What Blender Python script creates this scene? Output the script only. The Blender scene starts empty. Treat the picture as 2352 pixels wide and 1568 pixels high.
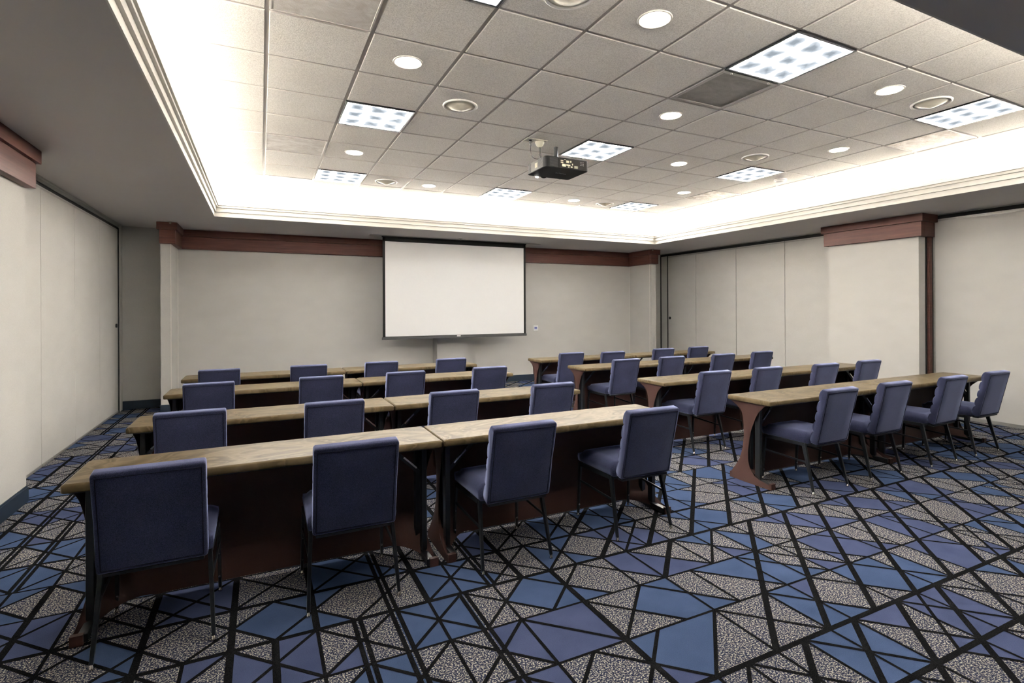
import bpy, bmesh, math, random
from mathutils import Vector, Matrix

S = bpy.context.scene
COL = S.collection

# ------------------------------------------------------------------ camera
W, H = 2352, 1568
FPX, YAW, ROLL = 1220.0, 0.4583, -0.0043
CXP, CYP = 1200.7, 708.7
EYE = 1.54
cam_d = bpy.data.cameras.new('camera')
cam_d.sensor_fit = 'HORIZONTAL'
cam_d.sensor_width = 36.0
cam_d.lens = FPX / W * 36.0
cam_d.shift_x = (W / 2 - CXP) / W
cam_d.shift_y = (CYP - H / 2) / W
cam_d.clip_start = 0.05
cam = bpy.data.objects.new('camera', cam_d)
COL.objects.link(cam)
R_ = Vector((math.cos(YAW), -math.sin(YAW), 0)); F_ = Vector((math.sin(YAW), math.cos(YAW), 0)); U_ = Vector((0, 0, 1))
cr, sr = math.cos(ROLL), math.sin(ROLL)
Xc = R_ * cr + U_ * sr
Yc = -R_ * sr + U_ * cr
M = Matrix((Xc, Yc, -F_)).transposed().to_4x4()
M.translation = Vector((0, 0, EYE))
cam.matrix_world = M
S.camera = cam

# ------------------------------------------------------------------ view, world
S.view_settings.view_transform = 'Standard'
S.view_settings.look = 'None'
S.view_settings.gamma = 1.0
S.view_settings.use_curve_mapping = False
S.view_settings.exposure = 1.34
S.cycles.use_denoising = True
S.cycles.max_bounces = 8
S.cycles.diffuse_bounces = 6
S.cycles.glossy_bounces = 3
S.cycles.use_adaptive_sampling = True
S.cycles.sample_clamp_indirect = 8.0
wd = bpy.data.worlds.new('world'); S.world = wd; wd.use_nodes = True
wd.node_tree.nodes['Background'].inputs[0].default_value = (0.5, 0.5, 0.5, 1)
wd.node_tree.nodes['Background'].inputs[1].default_value = 0.05

# ------------------------------------------------------------------ cove lamps (lie in the trough behind the crown moulding)
ZS = 2.845            # soffit
ZT = 3.31             # tile plane
OX0, OX1, OY0, OY1 = -0.572, 7.23, 1.327, 8.54      # opening in the soffit
TR = 0.46             # trough width
COVE = 112.0           # W per metre
def cove(name, x, y, sx, sy, tilt, k):
    d = bpy.data.lights.new(name, 'AREA'); d.shape = 'RECTANGLE'
    L = max(sx, sy); d.size = sx; d.size_y = sy; d.energy = COVE * L * k
    d.color = (1.0, 0.985, 0.965)
    o = bpy.data.objects.new(name, d); COL.objects.link(o)
    o.location = (x, y, ZS + 0.185)
    o.rotation_euler = (math.pi + tilt[0], tilt[1], 0)
    return o
COVES = [('cove_lamp', OX0 - 0.22, (OY0 + OY1) / 2, 0.06, OY1 - OY0 - 0.1, (0, -0.5), 0.60),
         ('cove_lamp.001', OX1 + 0.22, (OY0 + OY1) / 2, 0.06, OY1 - OY0 - 0.1, (0, 0.5), 0.60),
         ('cove_lamp.002', (OX0 + OX1) / 2, OY1 + 0.22, OX1 - OX0 - 0.1, 0.06, (-0.5, 0), 1.0),
         ('cove_lamp.003', (OX0 + OX1) / 2, OY0 - 0.22, OX1 - OX0 - 0.1, 0.06, (0.5, 0), 0.24)]
for c in COVES: cove(*c)
TROF_E, DOWN_E = 34.0, 75.0

# ------------------------------------------------------------------ helpers
def link(o, parent=None):
    COL.objects.link(o)
    if parent is not None: o.parent = parent
    return o

def tag(o, label=None, cat=None, group=None, kind=None):
    if label: o['label'] = label
    if cat: o['category'] = cat
    if group: o['group'] = group
    if kind: o['kind'] = kind
    return o

def empty(name, loc=(0, 0, 0), rz=0):
    o = bpy.data.objects.new(name, None); COL.objects.link(o)
    o.location = loc; o.rotation_euler = (0, 0, rz); o.empty_display_size = 0.1
    return o

class MB:
    """collects shapes into one mesh"""
    def __init__(s): s.v = []; s.f = []; s.m = []
    def add(s, vs, fs, mi=0):
        n = len(s.v); s.v += [tuple(v) for v in vs]
        s.f += [tuple(i + n for i in f) for f in fs]; s.m += [mi] * len(fs)
        return s
    def box(s, x0, x1, y0, y1, z0, z1, mi=0):
        vs = [(x, y, z) for z in (z0, z1) for y in (y0, y1) for x in (x0, x1)]
        return s.add(vs, [(0, 2, 3, 1), (4, 5, 7, 6), (0, 1, 5, 4), (2, 6, 7, 3), (0, 4, 6, 2), (1, 3, 7, 5)], mi)
    def bar(s, a, b, wa, da, wb=None, db=None, up=(1, 0, 0), mi=0):
        """tapered rectangular bar from a to b; width w along 'up' axis, d across"""
        wb = wa if wb is None else wb; db = da if db is None else db
        a = Vector(a); b = Vector(b); t = (b - a).normalized(); u = Vector(up)
        u = (u - t * u.dot(t)).normalized(); w = t.cross(u)
        vs = []
        for p, ww, dd in ((a, wa, da), (b, wb, db)):
            for su, sw in ((-1, -1), (1, -1), (1, 1), (-1, 1)):
                vs.append(p + u * su * ww / 2 + w * sw * dd / 2)
        return s.add(vs, [(3, 2, 1, 0), (4, 5, 6, 7), (0, 1, 5, 4), (1, 2, 6, 5), (2, 3, 7, 6), (3, 0, 4, 7)], mi)
    def tube(s, pts, r, n=8, mi=0, caps=True):
        pts = [Vector(p) for p in pts]; rs = r if isinstance(r, (list, tuple)) else [r] * len(pts)
        rings = []; ref = None
        for k, p in enumerate(pts):
            t = (pts[min(k + 1, len(pts) - 1)] - pts[max(k - 1, 0)]).normalized()
            if ref is None: ref = t.orthogonal().normalized()
            ref = (ref - t * ref.dot(t)).normalized(); w = t.cross(ref)
            rings.append([p + (ref * math.cos(q * 2 * math.pi / n) + w * math.sin(q * 2 * math.pi / n)) * rs[k] for q in range(n)])
        vs = [v for rg in rings for v in rg]; fs = []
        for k in range(len(pts) - 1):
            for q in range(n):
                a = k * n + q; b = k * n + (q + 1) % n
                fs.append((a, b, b + n, a + n))
        if caps:
            fs.append(tuple(range(n - 1, -1, -1))); fs.append(tuple((len(pts) - 1) * n + q for q in range(n)))
        return s.add(vs, fs, mi)
    def lathe(s, prof, c=(0, 0, 0), n=40, mi=0):
        """prof: list of (r, z); around the z axis through c"""
        vs = []; fs = []
        for r, z in prof:
            for q in range(n):
                a = 2 * math.pi * q / n
                vs.append((c[0] + r * math.cos(a), c[1] + r * math.sin(a), c[2] + z))
        for k in range(len(prof) - 1):
            for q in range(n):
                a = k * n + q; b = k * n + (q + 1) % n
                fs.append((a, b, b + n, a + n))
        if prof[0][0] > 1e-4: fs.append(tuple(range(n - 1, -1, -1)))
        if prof[-1][0] > 1e-4: fs.append(tuple((len(prof) - 1) * n + q for q in range(n)))
        return s.add(vs, fs, mi)
    def grid(s, fn, nu, nv, mi=0):
        vs = [fn(i / nu, j / nv) for j in range(nv + 1) for i in range(nu + 1)]
        fs = [(j * (nu + 1) + i, j * (nu + 1) + i + 1, (j + 1) * (nu + 1) + i + 1, (j + 1) * (nu + 1) + i) for j in range(nv) for i in range(nu)]
        return s.add(vs, fs, mi)
    def build(s, name, mat, parent=None, smooth=False, bevel=0, seg=2, solid=0, angle=None):
        me = bpy.data.meshes.new(name); me.from_pydata(s.v, [], s.f)
        mats = mat if isinstance(mat, (list, tuple)) else [mat]
        for m in mats: me.materials.append(m)
        me.polygons.foreach_set('material_index', s.m)
        me.validate(); me.update()
        bm = bmesh.new(); bm.from_mesh(me)
        bmesh.ops.recalc_face_normals(bm, faces=bm.faces); bm.to_mesh(me); bm.free()
        if smooth: me.polygons.foreach_set('use_smooth', [True] * len(me.polygons))
        o = bpy.data.objects.new(name, me); link(o, parent)
        if solid:
            md = o.modifiers.new('solid', 'SOLIDIFY'); md.thickness = solid; md.offset = 0
        if bevel:
            md = o.modifiers.new('bevel', 'BEVEL'); md.width = bevel; md.segments = seg; md.limit_method = 'ANGLE'; md.angle_limit = math.radians(angle or 40)
            md.harden_normals = True
            me.polygons.foreach_set('use_smooth', [True] * len(me.polygons))
        return o

def copy_tree(o, parent=None):
    c = o.copy(); COL.objects.link(c); c.parent = parent
    for ch in list(o.children): copy_tree(ch, c)
    return c

# ------------------------------------------------------------------ materials
def nodes(name):
    m = bpy.data.materials.new(name); m.use_nodes = True
    nt = m.node_tree; b = nt.nodes['Principled BSDF']
    return m, nt, b
def N(nt, t, **kw):
    n = nt.nodes.new(t)
    for k, v in kw.items():
        if k in n.inputs: n.inputs[k].default_value = v
        else: setattr(n, k, v)
    return n
def objco(nt, scale=(1, 1, 1)):
    tc = N(nt, 'ShaderNodeTexCoord'); mp = N(nt, 'ShaderNodeMapping'); mp.inputs['Scale'].default_value = scale
    nt.links.new(tc.outputs['Object'], mp.inputs['Vector']); return mp.outputs['Vector']
def ramp(nt, fac, stops):
    r = N(nt, 'ShaderNodeValToRGB'); e = r.color_ramp.elements
    while len(e) < len(stops): e.new(0.5)
    for k, (p, c) in enumerate(stops): e[k].position = p; e[k].color = (*c, 1)
    nt.links.new(fac, r.inputs['Fac']); return r.outputs['Color']
def bump(nt, b, h, strength=0.3, dist=0.002):
    bn = N(nt, 'ShaderNodeBump'); bn.inputs['Strength'].default_value = strength; bn.inputs['Distance'].default_value = dist
    nt.links.new(h, bn.inputs['Height']); nt.links.new(bn.outputs['Normal'], b.inputs['Normal'])
def plain(name, col, rough=0.5, metal=0.0, spec=0.5, var=0.06, scale=30):
    m, nt, b = nodes(name)
    v = objco(nt); nz = N(nt, 'ShaderNodeTexNoise', Scale=scale, Detail=2.0); nt.links.new(v, nz.inputs['Vector'])
    a = tuple(c * (1 - var) for c in col); d = tuple(min(1, c * (1 + var)) for c in col)
    nt.links.new(ramp(nt, nz.outputs['Fac'], [(0.3, a), (0.7, d)]), b.inputs['Base Color'])
    b.inputs['Roughness'].default_value = rough; b.inputs['Metallic'].default_value = metal; b.inputs['Specular IOR Level'].default_value = spec
    return m
def fabric(name, c0, c1, scale=700, stretch=(1, 1, 1), bumpd=0.0006, sheen=0.0, rough=0.9):
    m, nt, b = nodes(name)
    v = objco(nt, stretch)
    nz = N(nt, 'ShaderNodeTexNoise', Scale=scale, Detail=2.0, Roughness=0.6); nt.links.new(v, nz.inputs['Vector'])
    n2 = N(nt, 'ShaderNodeTexNoise', Scale=6.0, Detail=1.0); nt.links.new(v, n2.inputs['Vector'])
    mx = N(nt, 'ShaderNodeMath', operation='MULTIPLY_ADD'); mx.inputs[1].default_value = 0.25
    nt.links.new(n2.outputs['Fac'], mx.inputs[0]); nt.links.new(nz.outputs['Fac'], mx.inputs[2])
    nt.links.new(ramp(nt, mx.outputs[0], [(0.42, c0), (0.82, c1)]), b.inputs['Base Color'])
    b.inputs['Roughness'].default_value = rough; b.inputs['Specular IOR Level'].default_value = 0.15
    if sheen:
        b.inputs['Sheen Weight'].default_value = sheen; b.inputs['Sheen Roughness'].default_value = 0.4
        b.inputs['Sheen Tint'].default_value = (0.55, 0.62, 1.0, 1)
    bump(nt, b, nz.outputs['Fac'], 0.5, bumpd)
    return m
def emit(name, col, e, dark=None):
    m = bpy.data.materials.new(name); m.use_nodes = True; nt = m.node_tree
    nt.nodes.remove(nt.nodes['Principled BSDF']); em = N(nt, 'ShaderNodeEmission')
    em.inputs['Color'].default_value = (*col, 1); em.inputs['Strength'].default_value = e
    nt.links.new(em.outputs[0], nt.nodes['Material Output'].inputs['Surface'])
    return m, nt, em

MT = {}
MT['wall'] = fabric('wall_covering', (0.535, 0.522, 0.492), (0.63, 0.615, 0.583), 420, (0.5, 0.5, 1), 0.0003)
MT['wall_y'] = MT['wall']
MT['panel'] = fabric('panel_covering', (0.535, 0.522, 0.492), (0.63, 0.615, 0.583), 420, (0.5, 0.5, 1), 0.0003)
MT['soffit'] = plain('soffit_paint', (0.50, 0.475, 0.46), 0.85, var=0.01, scale=3)
MT['white'] = plain('white_paint', (0.78, 0.75, 0.70), 0.6, var=0.01)
MT['crown'] = plain('crown_paint', (0.62, 0.60, 0.555), 0.55, var=0.01)
MT['navy'] = plain('navy_vinyl', (0.008, 0.018, 0.036), 0.5, var=0.05)
MT['dark'] = plain('dark_gap', (0.012, 0.012, 0.012), 0.7)
MT['alu'] = plain('aluminium', (0.42, 0.41, 0.38), 0.4, 0.6)
MT['frame'] = plain('chair_steel', (0.035, 0.038, 0.042), 0.32, 0.7, var=0.1, scale=60)
MT['chrome'] = plain('chrome', (0.75, 0.72, 0.66), 0.15, 1.0)
MT['black'] = plain('black_steel', (0.012, 0.013, 0.015), 0.35, 0.2)
MT['spandex'] = fabric('brown_stretch_fabric', (0.052, 0.027, 0.023), (0.074, 0.038, 0.032), 500, bumpd=0.0002, rough=0.55)
MT['chair'] = fabric('blue_upholstery', (0.008, 0.009, 0.022), (0.038, 0.042, 0.090), 330, (1, 1, 1), 0.0008, sheen=0.9)
MT['piping'] = fabric('dark_piping', (0.006, 0.006, 0.014), (0.010, 0.010, 0.022), 900)
MT['screen'] = plain('screen_fabric', (0.76, 0.762, 0.76), 0.8, var=0.005)
MT['scrblack'] = plain('screen_black', (0.010, 0.010, 0.0095), 0.7, spec=0.15)
MT['scrgrey'] = plain('screen_bar', (0.045, 0.046, 0.047), 0.5, spec=0.3)
MT['plastic'] = plain('ivory_plastic', (0.66, 0.63, 0.53), 0.4, var=0.01)
MT['projector'] = plain('projector_shell', (0.009, 0.009, 0.009), 0.6, spec=0.15)
MT['projside'] = plain('projector_side', (0.10, 0.095, 0.088), 0.35, 0.2)
MT['projface'] = plain('projector_back', (0.014, 0.012, 0.011), 0.6, spec=0.15)
MT['screentext'] = plain('pale_print', (0.45, 0.45, 0.45), 0.5)
MT['cable'] = plain('cable', (0.03, 0.025, 0.022), 0.4)
MT['port'] = plain('port_metal', (0.55, 0.52, 0.40), 0.35, 0.6)
MT['lcd'] = plain('lcd', (0.32, 0.33, 0.24), 0.3)
MT['blueplate'] = plain('blue_display', (0.12, 0.13, 0.42), 0.3)
MT['paleblue'] = plain('pale_blue_plastic', (0.55, 0.57, 0.80), 0.4)

def wood_mat():
    m, nt, b = nodes('red_brown_wood')
    v = objco(nt, (0.6, 0.6, 14)); nz = N(nt, 'ShaderNodeTexNoise', Scale=3.0, Detail=6.0, Roughness=0.65, Distortion=0.6); nt.links.new(v, nz.inputs['Vector'])
    nt.links.new(ramp(nt, nz.outputs['Fac'], [(0.3, (0.058, 0.022, 0.017)), (0.7, (0.105, 0.043, 0.033))]), b.inputs['Base Color'])
    b.inputs['Roughness'].default_value = 0.5; b.inputs['Specular IOR Level'].default_value = 0.2
    return m
MT['wood'] = wood_mat()

def laminate_mat(name, cs, rough):
    """burl-swirl plastic laminate"""
    m, nt, b = nodes(name)
    tc = N(nt, 'ShaderNodeTexCoord'); oi = N(nt, 'ShaderNodeObjectInfo')
    sh = N(nt, 'ShaderNodeVectorMath', operation='SCALE'); sh.inputs[0].default_value = (11.3, 7.7, 3.1); nt.links.new(oi.outputs['Random'], sh.inputs['Scale'])
    ad = N(nt, 'ShaderNodeVectorMath', operation='ADD'); nt.links.new(tc.outputs['Object'], ad.inputs[0]); nt.links.new(sh.outputs[0], ad.inputs[1])
    mp = N(nt, 'ShaderNodeMapping'); mp.inputs['Scale'].default_value = (1.6, 3.2, 1.0); nt.links.new(ad.outputs[0], mp.inputs['Vector'])
    wv = N(nt, 'ShaderNodeTexNoise', Scale=0.85, Detail=2.5, Roughness=0.45, Distortion=1.1); nt.links.new(mp.outputs[0], wv.inputs['Vector'])
    fine = N(nt, 'ShaderNodeTexNoise', Scale=38.0, Detail=3.0); fm = N(nt, 'ShaderNodeMapping'); fm.inputs['Scale'].default_value = (0.12, 1, 1)
    nt.links.new(ad.outputs[0], fm.inputs['Vector']); nt.links.new(fm.outputs[0], fine.inputs['Vector'])
    n4 = N(nt, 'ShaderNodeTexNoise', Scale=3.5, Detail=4.0, Roughness=0.6, Distortion=0.8); nt.links.new(mp.outputs[0], n4.inputs['Vector'])
    a1 = N(nt, 'ShaderNodeMath', operation='MULTIPLY_ADD'); a1.inputs[1].default_value = 0.10; nt.links.new(n4.outputs['Fac'], a1.inputs[0]); nt.links.new(wv.outputs['Fac'], a1.inputs[2])
    a2 = N(nt, 'ShaderNodeMath', operation='MULTIPLY_ADD'); a2.inputs[1].default_value = 0.035; nt.links.new(fine.outputs['Fac'], a2.inputs[0]); nt.links.new(a1.outputs[0], a2.inputs[2])
    st = []; rr_ = random.Random(5); p_ = 0.30
    while p_ < 0.86 and len(st) < 30:
        st.append((p_, cs[len(st) % 2])); p_ += rr_.uniform(0.018, 0.045)
        if rr_.random() < 0.35: st.append((p_, cs[2])); p_ += 0.008
    nt.links.new(ramp(nt, a2.outputs[0], st), b.inputs['Base Color'])
    b.inputs['IOR'].default_value = 1.13
    b.inputs['Roughness'].default_value = rough
    bump(nt, b, fine.outputs['Fac'], 0.05, 0.0005)
    return m
MT['laminate'] = laminate_mat('swirl_laminate', [(0.050, 0.035, 0.017), (0.094, 0.069, 0.037), (0.142, 0.112, 0.068)], 0.30)
MT['edge'] = laminate_mat('edge_laminate', [(0.074, 0.054, 0.028), (0.100, 0.075, 0.041), (0.125, 0.096, 0.056)], 0.33)

def tile_mat():
    m, nt, b = nodes('acoustic_tile')
    v = objco(nt); nz = N(nt, 'ShaderNodeTexNoise', Scale=150.0, Detail=2.0, Roughness=0.7); nt.links.new(v, nz.inputs['Vector'])
    n2 = N(nt, 'ShaderNodeTexNoise', Scale=1.3, Detail=3.0); nt.links.new(v, n2.inputs['Vector'])
    c1 = ramp(nt, nz.outputs['Fac'], [(0.36, (0.70, 0.68, 0.64)), (0.60, (0.93, 0.91, 0.87))])
    mxn = N(nt, 'ShaderNodeMix', data_type='RGBA', blend_type='MULTIPLY'); mxn.inputs[0].default_value = 1.0
    nt.links.new(c1, mxn.inputs[6]); nt.links.new(ramp(nt, n2.outputs['Fac'], [(0.3, (0.93, 0.92, 0.91)), (0.6, (1, 1, 1))]), mxn.inputs[7])
    nt.links.new(mxn.outputs[2], b.inputs['Base Color'])
    b.inputs['Roughness'].default_value = 0.95; b.inputs['Specular IOR Level'].default_value = 0.1
    bump(nt, b, nz.outputs['Fac'], 0.6, 0.003)
    return m
MT['tile'] = tile_mat()
MT['tee'] = plain('tee_bar_enamel', (0.42, 0.39, 0.365), 0.5, var=0.01)
MT['tilecut'] = plain('tile_edge', (0.82, 0.79, 0.74), 0.7, var=0.01)

def perf_mat(name, base, dirt, amount):
    """perforated vent face with dust"""
    m, nt, b = nodes(name)
    v = objco(nt)
    sx = N(nt, 'ShaderNodeSeparateXYZ'); nt.links.new(v, sx.inputs[0])
    def sn(ch):
        a = N(nt, 'ShaderNodeMath', operation='MULTIPLY'); a.inputs[1].default_value = 2 * math.pi / 0.0085; nt.links.new(sx.outputs[ch], a.inputs[0])
        c = N(nt, 'ShaderNodeMath', operation='SINE'); nt.links.new(a.outputs[0], c.inputs[0]); return c.outputs[0]
    mu = N(nt, 'ShaderNodeMath', operation='MULTIPLY'); nt.links.new(sn('X'), mu.inputs[0]); nt.links.new(sn('Y'), mu.inputs[1])
    dots = ramp(nt, mu.outputs[0], [(0.35, (1, 1, 1)), (0.55, (0.35, 0.34, 0.33))])
    mp = N(nt, 'ShaderNodeMapping'); mp.inputs['Scale'].default_value = (1.5, 2.4, 1); nt.links.new(v, mp.inputs['Vector'])
    nz = N(nt, 'ShaderNodeTexNoise', Scale=3.2, Detail=6.0, Roughness=0.7, Distortion=1.2); nt.links.new(mp.outputs[0], nz.inputs['Vector'])
    dc = ramp(nt, nz.outputs['Fac'], [(0.5 - amount, dirt), (0.62, base)])
    mx = N(nt, 'ShaderNodeMix', data_type='RGBA', blend_type='MULTIPLY'); mx.inputs[0].default_value = 0.8
    nt.links.new(dc, mx.inputs[6]); nt.links.new(dots, mx.inputs[7]); nt.links.new(mx.outputs[2], b.inputs['Base Color'])
    b.inputs['Roughness'].default_value = 0.6
    return m
MT['perf'] = perf_mat('perforated_face', (0.85, 0.83, 0.80), (0.62, 0.58, 0.54), 0.12)
MT['perfdirt'] = perf_mat('dusty_perforated_face', (0.90, 0.88, 0.84), (0.30, 0.23, 0.16), 0.09)
MT['perfdark'] = perf_mat('dark_perforated_face', (0.19, 0.18, 0.165), (0.13, 0.12, 0.11), 0.1)
MT['ventframe'] = plain('vent_frame', (0.27, 0.26, 0.245), 0.5, var=0.01)
MT['ventwhite'] = plain('vent_white', (0.85, 0.84, 0.82), 0.5, var=0.01)

def carpet_mats():
    out = []
    def base(name):
        m, nt, b = nodes(name); v = objco(nt)
        b.inputs['Roughness'].default_value = 1.0; b.inputs['Specular IOR Level'].default_value = 0.0
        b.inputs['IOR'].default_value = 1.15
        return m, nt, b, v
    for name, c0, c1 in (('carpet_blue', (0.035, 0.056, 0.110), (0.066, 0.096, 0.182)), ('carpet_indigo', (0.040, 0.052, 0.104), (0.074, 0.088, 0.165))):
        m, nt, b, v = base(name)
        nz = N(nt, 'ShaderNodeTexNoise', Scale=420.0, Detail=2.0); nt.links.new(v, nz.inputs['Vector'])
        n2 = N(nt, 'ShaderNodeTexNoise', Scale=5.0, Detail=3.0); nt.links.new(v, n2.inputs['Vector'])
        mx = N(nt, 'ShaderNodeMath', operation='MULTIPLY_ADD'); mx.inputs[1].default_value = 0.5; nt.links.new(n2.outputs['Fac'], mx.inputs[0]); nt.links.new(nz.outputs['Fac'], mx.inputs[2])
        nt.links.new(ramp(nt, mx.outputs[0], [(0.5, c0), (1.0, c1)]), b.inputs['Base Color'])
        bump(nt, b, nz.outputs['Fac'], 0.6, 0.002); out.append(m)
    m, nt, b, v = base('carpet_speckle')
    nz = N(nt, 'ShaderNodeTexNoise', Scale=135.0, Detail=1.5, Roughness=0.6); nt.links.new(v, nz.inputs['Vector'])
    nt.links.new(ramp(nt, nz.outputs['Fac'], [(0.42, (0.020, 0.024, 0.052)), (0.50, (0.045, 0.050, 0.080)), (0.54, (0.18, 0.17, 0.15)), (0.62, (0.46, 0.43, 0.36))]), b.inputs['Base Color'])
    bump(nt, b, nz.outputs['Fac'], 0.6, 0.002); out.append(m)
    m, nt, b, v = base('carpet_black')
    nz = N(nt, 'ShaderNodeTexNoise', Scale=300.0, Detail=2.0); nt.links.new(v, nz.inputs['Vector'])
    nt.links.new(ramp(nt, nz.outputs['Fac'], [(0.35, (0.004, 0.004, 0.0045)), (0.65, (0.013, 0.013, 0.0135))]), b.inputs['Base Color'])
    bump(nt, b, nz.outputs['Fac'], 0.6, 0.002); out.append(m)
    return out
CARPET = carpet_mats()

# ------------------------------------------------------------------ floor (woven line pattern on a half-square lattice)
FX0, FX1, FY0, FY1 = -2.15, 8.95, -5.6, 10.35
def make_floor():
    u, x0, y0 = 0.183, 0.055, 2.0
    I0, I1 = int((FX0 - x0) / u) - 1, int((FX1 - x0) / u) + 2
    J0, J1 = -42, 48
    def rnd(*k):
        return random.Random(hash(k) & 0xffffffff if False else (k[0] * 73856093 ^ k[1] * 19349663 ^ k[2] * 83492791) & 0xffffffff).random()
    def sup(s): return (s + 1) // 3           # three strips belong together
    def kind(i, s): return 'V' if i < 10 else 'D'
    def d45(i, j, s):                          # thick diagonal through lattice (line index i - j)
        d = i - j
        if kind(d + 2 * s, s) == 'D': return 2 if (d + sup(s)) % 2 == 1 and rnd(1, d, sup(s)) < 0.97 else (1 if rnd(11, d, s) < 0.05 else 0)
        return 1 if (d % 2 == (s % 2) and rnd(2, d, s) < 0.92) or rnd(13, d, s) < 0.05 else 0
    def d135(i, j, s):
        q = i + j + 1
        return 1 if (q % 2 == (s % 2) and rnd(3, q, s) < 0.94) or rnd(12, q, s) < 0.05 else 0
    def vert(i, s):
        if kind(i, s) == 'V': return (2 if rnd(4, i, sup(s)) < 0.72 else 1) if i % 2 == sup(s) % 2 or rnd(5, i, sup(s)) < 0.55 else 0
        r = rnd(6, i, s); return 1 if r < 0.72 else 0
    par = {}
    def find(a):
        while par[a] != a: par[a] = par[par[a]]; a = par[a]
        return a
    def uni(a, b):
        a, b = find(a), find(b)
        if a != b: par[a] = b
    for i in range(I0, I1):
        for j in range(J0, J1):
            for t in range(4): par[(i, j, t)] = (i, j, t)
    for i in range(I0, I1):
        for j in range(J0, J1):
            s = j // 2
            if not d45(i, j, s): uni((i, j, 0), (i, j, 3)); uni((i, j, 1), (i, j, 2))
            if not d135(i, j, s): uni((i, j, 0), (i, j, 1)); uni((i, j, 2), (i, j, 3))
            if i + 1 < I1 and not vert(i + 1, s): uni((i, j, 1), (i + 1, j, 3))
            if j + 1 < J1 and (j + 1) % 2: uni((i, j, 2), (i, j + 1, 0))
    agg = {}
    off = [(0.5, 0.17), (0.83, 0.5), (0.5, 0.83), (0.17, 0.5)]
    for k in par:
        r = find(k); a = agg.setdefault(r, [0, 0, 0]); a[0] += k[0] + off[k[2]][0]; a[1] += k[1] + off[k[2]][1]; a[2] += 1
    colr = {}
    for r, (sx, sy, n) in agg.items():
        cx, cy = sx / n, sy / n; s = math.floor(cy / 2)
        pi = math.floor((cx + cy * 0.7) / 2) if cx >= 10 else math.floor((cx + cy * 0.4) / 2)
        sp = (pi + s) % 2 == 0
        q = rnd(7, int(cx * 4), int(cy * 4))
        if q < (0.12 if n <= 2 else 0.04): sp = not sp
        colr[r] = 2 if sp else (0 if rnd(8, pi, s) < 0.6 else 1)
    b = MB()
    for i in range(I0, I1):
        for j in range(J0, J1):
            P = [(x0 + (i + a) * u, y0 + (j + c) * u) for a, c in ((0, 0), (1, 0), (1, 1), (0, 1), (.5, .5))]
            if P[1][0] < FX0 or P[0][0] > FX1 or P[2][1] < FY0 or P[0][1] > FY1: continue
            P = [(min(max(x, FX0), FX1), min(max(y, FY0), FY1), 0.0) for x, y in P]
            for t, tri in enumerate(((0, 1, 4), (1, 2, 4), (2, 3, 4), (3, 0, 4))):
                b.add([P[k] for k in tri], [(0, 1, 2)], colr[find((i, j, t))])
    zl = 0.0007
    def strip(ax, ay, bx, by, w, lift=0.0):
        ax, ay, bx, by = x0 + ax * u, y0 + ay * u, x0 + bx * u, y0 + by * u
        if min(ax, bx) < FX0 or max(ax, bx) > FX1 or min(ay, by) < FY0 or max(ay, by) > FY1: return
        L = math.hypot(bx - ax, by - ay); tx, ty = (bx - ax) / L, (by - ay) / L; e = 0.0
        ax -= tx * e; ay -= ty * e; bx += tx * e; by += ty * e; nx, ny = -ty * w / 2, tx * w / 2
        b.add([(ax - nx, ay - ny, zl + lift), (bx - nx, by - ny, zl + lift), (bx + nx, by + ny, zl + lift), (ax + nx, ay + ny, zl + lift)], [(0, 1, 2, 3)], 3)
    for i in range(I0, I1):
        for j in range(J0, J1):
            s = j // 2
            w = d45(i, j, s)
            if w: strip(i, j, i + 1, j + 1, 0.032 if w == 2 else 0.018, .0003)
            if d135(i, j, s): strip(i, j + 1, i + 1, j, 0.018, .0006)
            w = vert(i, s)
            if w:
                if w == 2 and rnd(9, i, sup(s)) < 0.3:
                    strip(i - 0.085, j, i - 0.085, j + 1, 0.022, .0009); strip(i + 0.085, j, i + 0.085, j + 1, 0.022, .0009)
                else: strip(i, j, i, j + 1, 0.032 if w == 2 else 0.016, .0009)
            if j % 2 == 0: strip(i, j, i + 1, j, 0.028 if j // 2 % 4 in (3, 2) else 0.015)
    o = b.build('floor', CARPET)
    tag(o, 'blue carpet woven with black crossing lines and speckled grey facets', kind='structure')
make_floor()

# ------------------------------------------------------------------ walls
ZW = ZS + 0.03
def struct(o, label): return tag(o, label, kind='structure')

XL, XLP, YLP = -1.936, -1.703, 5.62
wl = MB().box(XL - 0.18, XL - 0.06, -5.6, 10.35, 0, ZW).build('wall_left', MT['wall'])
struct(wl, 'left wall of folding partition panels and a fabric-covered pier')
pier = MB().box(XL - 0.06, XLP, -5.6, YLP, 0, ZW).build('pier', MT['wall'], wl)
ys = [YLP, 6.773, 7.836, 8.897, 9.905]
for k in range(4):
    g = 0.004
    p = MB().box(XL - 0.06, XL, ys[k] + (g if k else 0), ys[k + 1] - g, 0.025, 2.765).build('partition_panel', MT['panel'], wl, bevel=0.003)
    MB().box(XL - 0.055, XL + 0.002, ys[k] + (g if k else 0) + 0.003, ys[k + 1] - g - 0.003, 2.737, 2.757).build('top_seal', MT['alu'], p)
    MB().box(XL - 0.055, XL + 0.003, ys[k] + (g if k else 0) + 0.003, ys[k + 1] - g - 0.003, 0.004, 0.03).build('bottom_seal', MT['alu'], p)
    if k == 3:
        kb = MB()
        kb.lathe([(0.0, 0.012), (0.028, 0.012), (0.03, 0.0), (0.03, -0.01)], n=24)
        kb.v = [(XL + 0.006 + z, 9.775 + x, 1.312 + y) for x, y, z in kb.v]
        kb.build('latch_cup', MT['black'], p, smooth=True)
MB().box(XL - 0.059, XL + 0.004, 9.905, 9.975, 0.002, 2.79).build('edge_gap', MT['dark'], wl)
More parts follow.
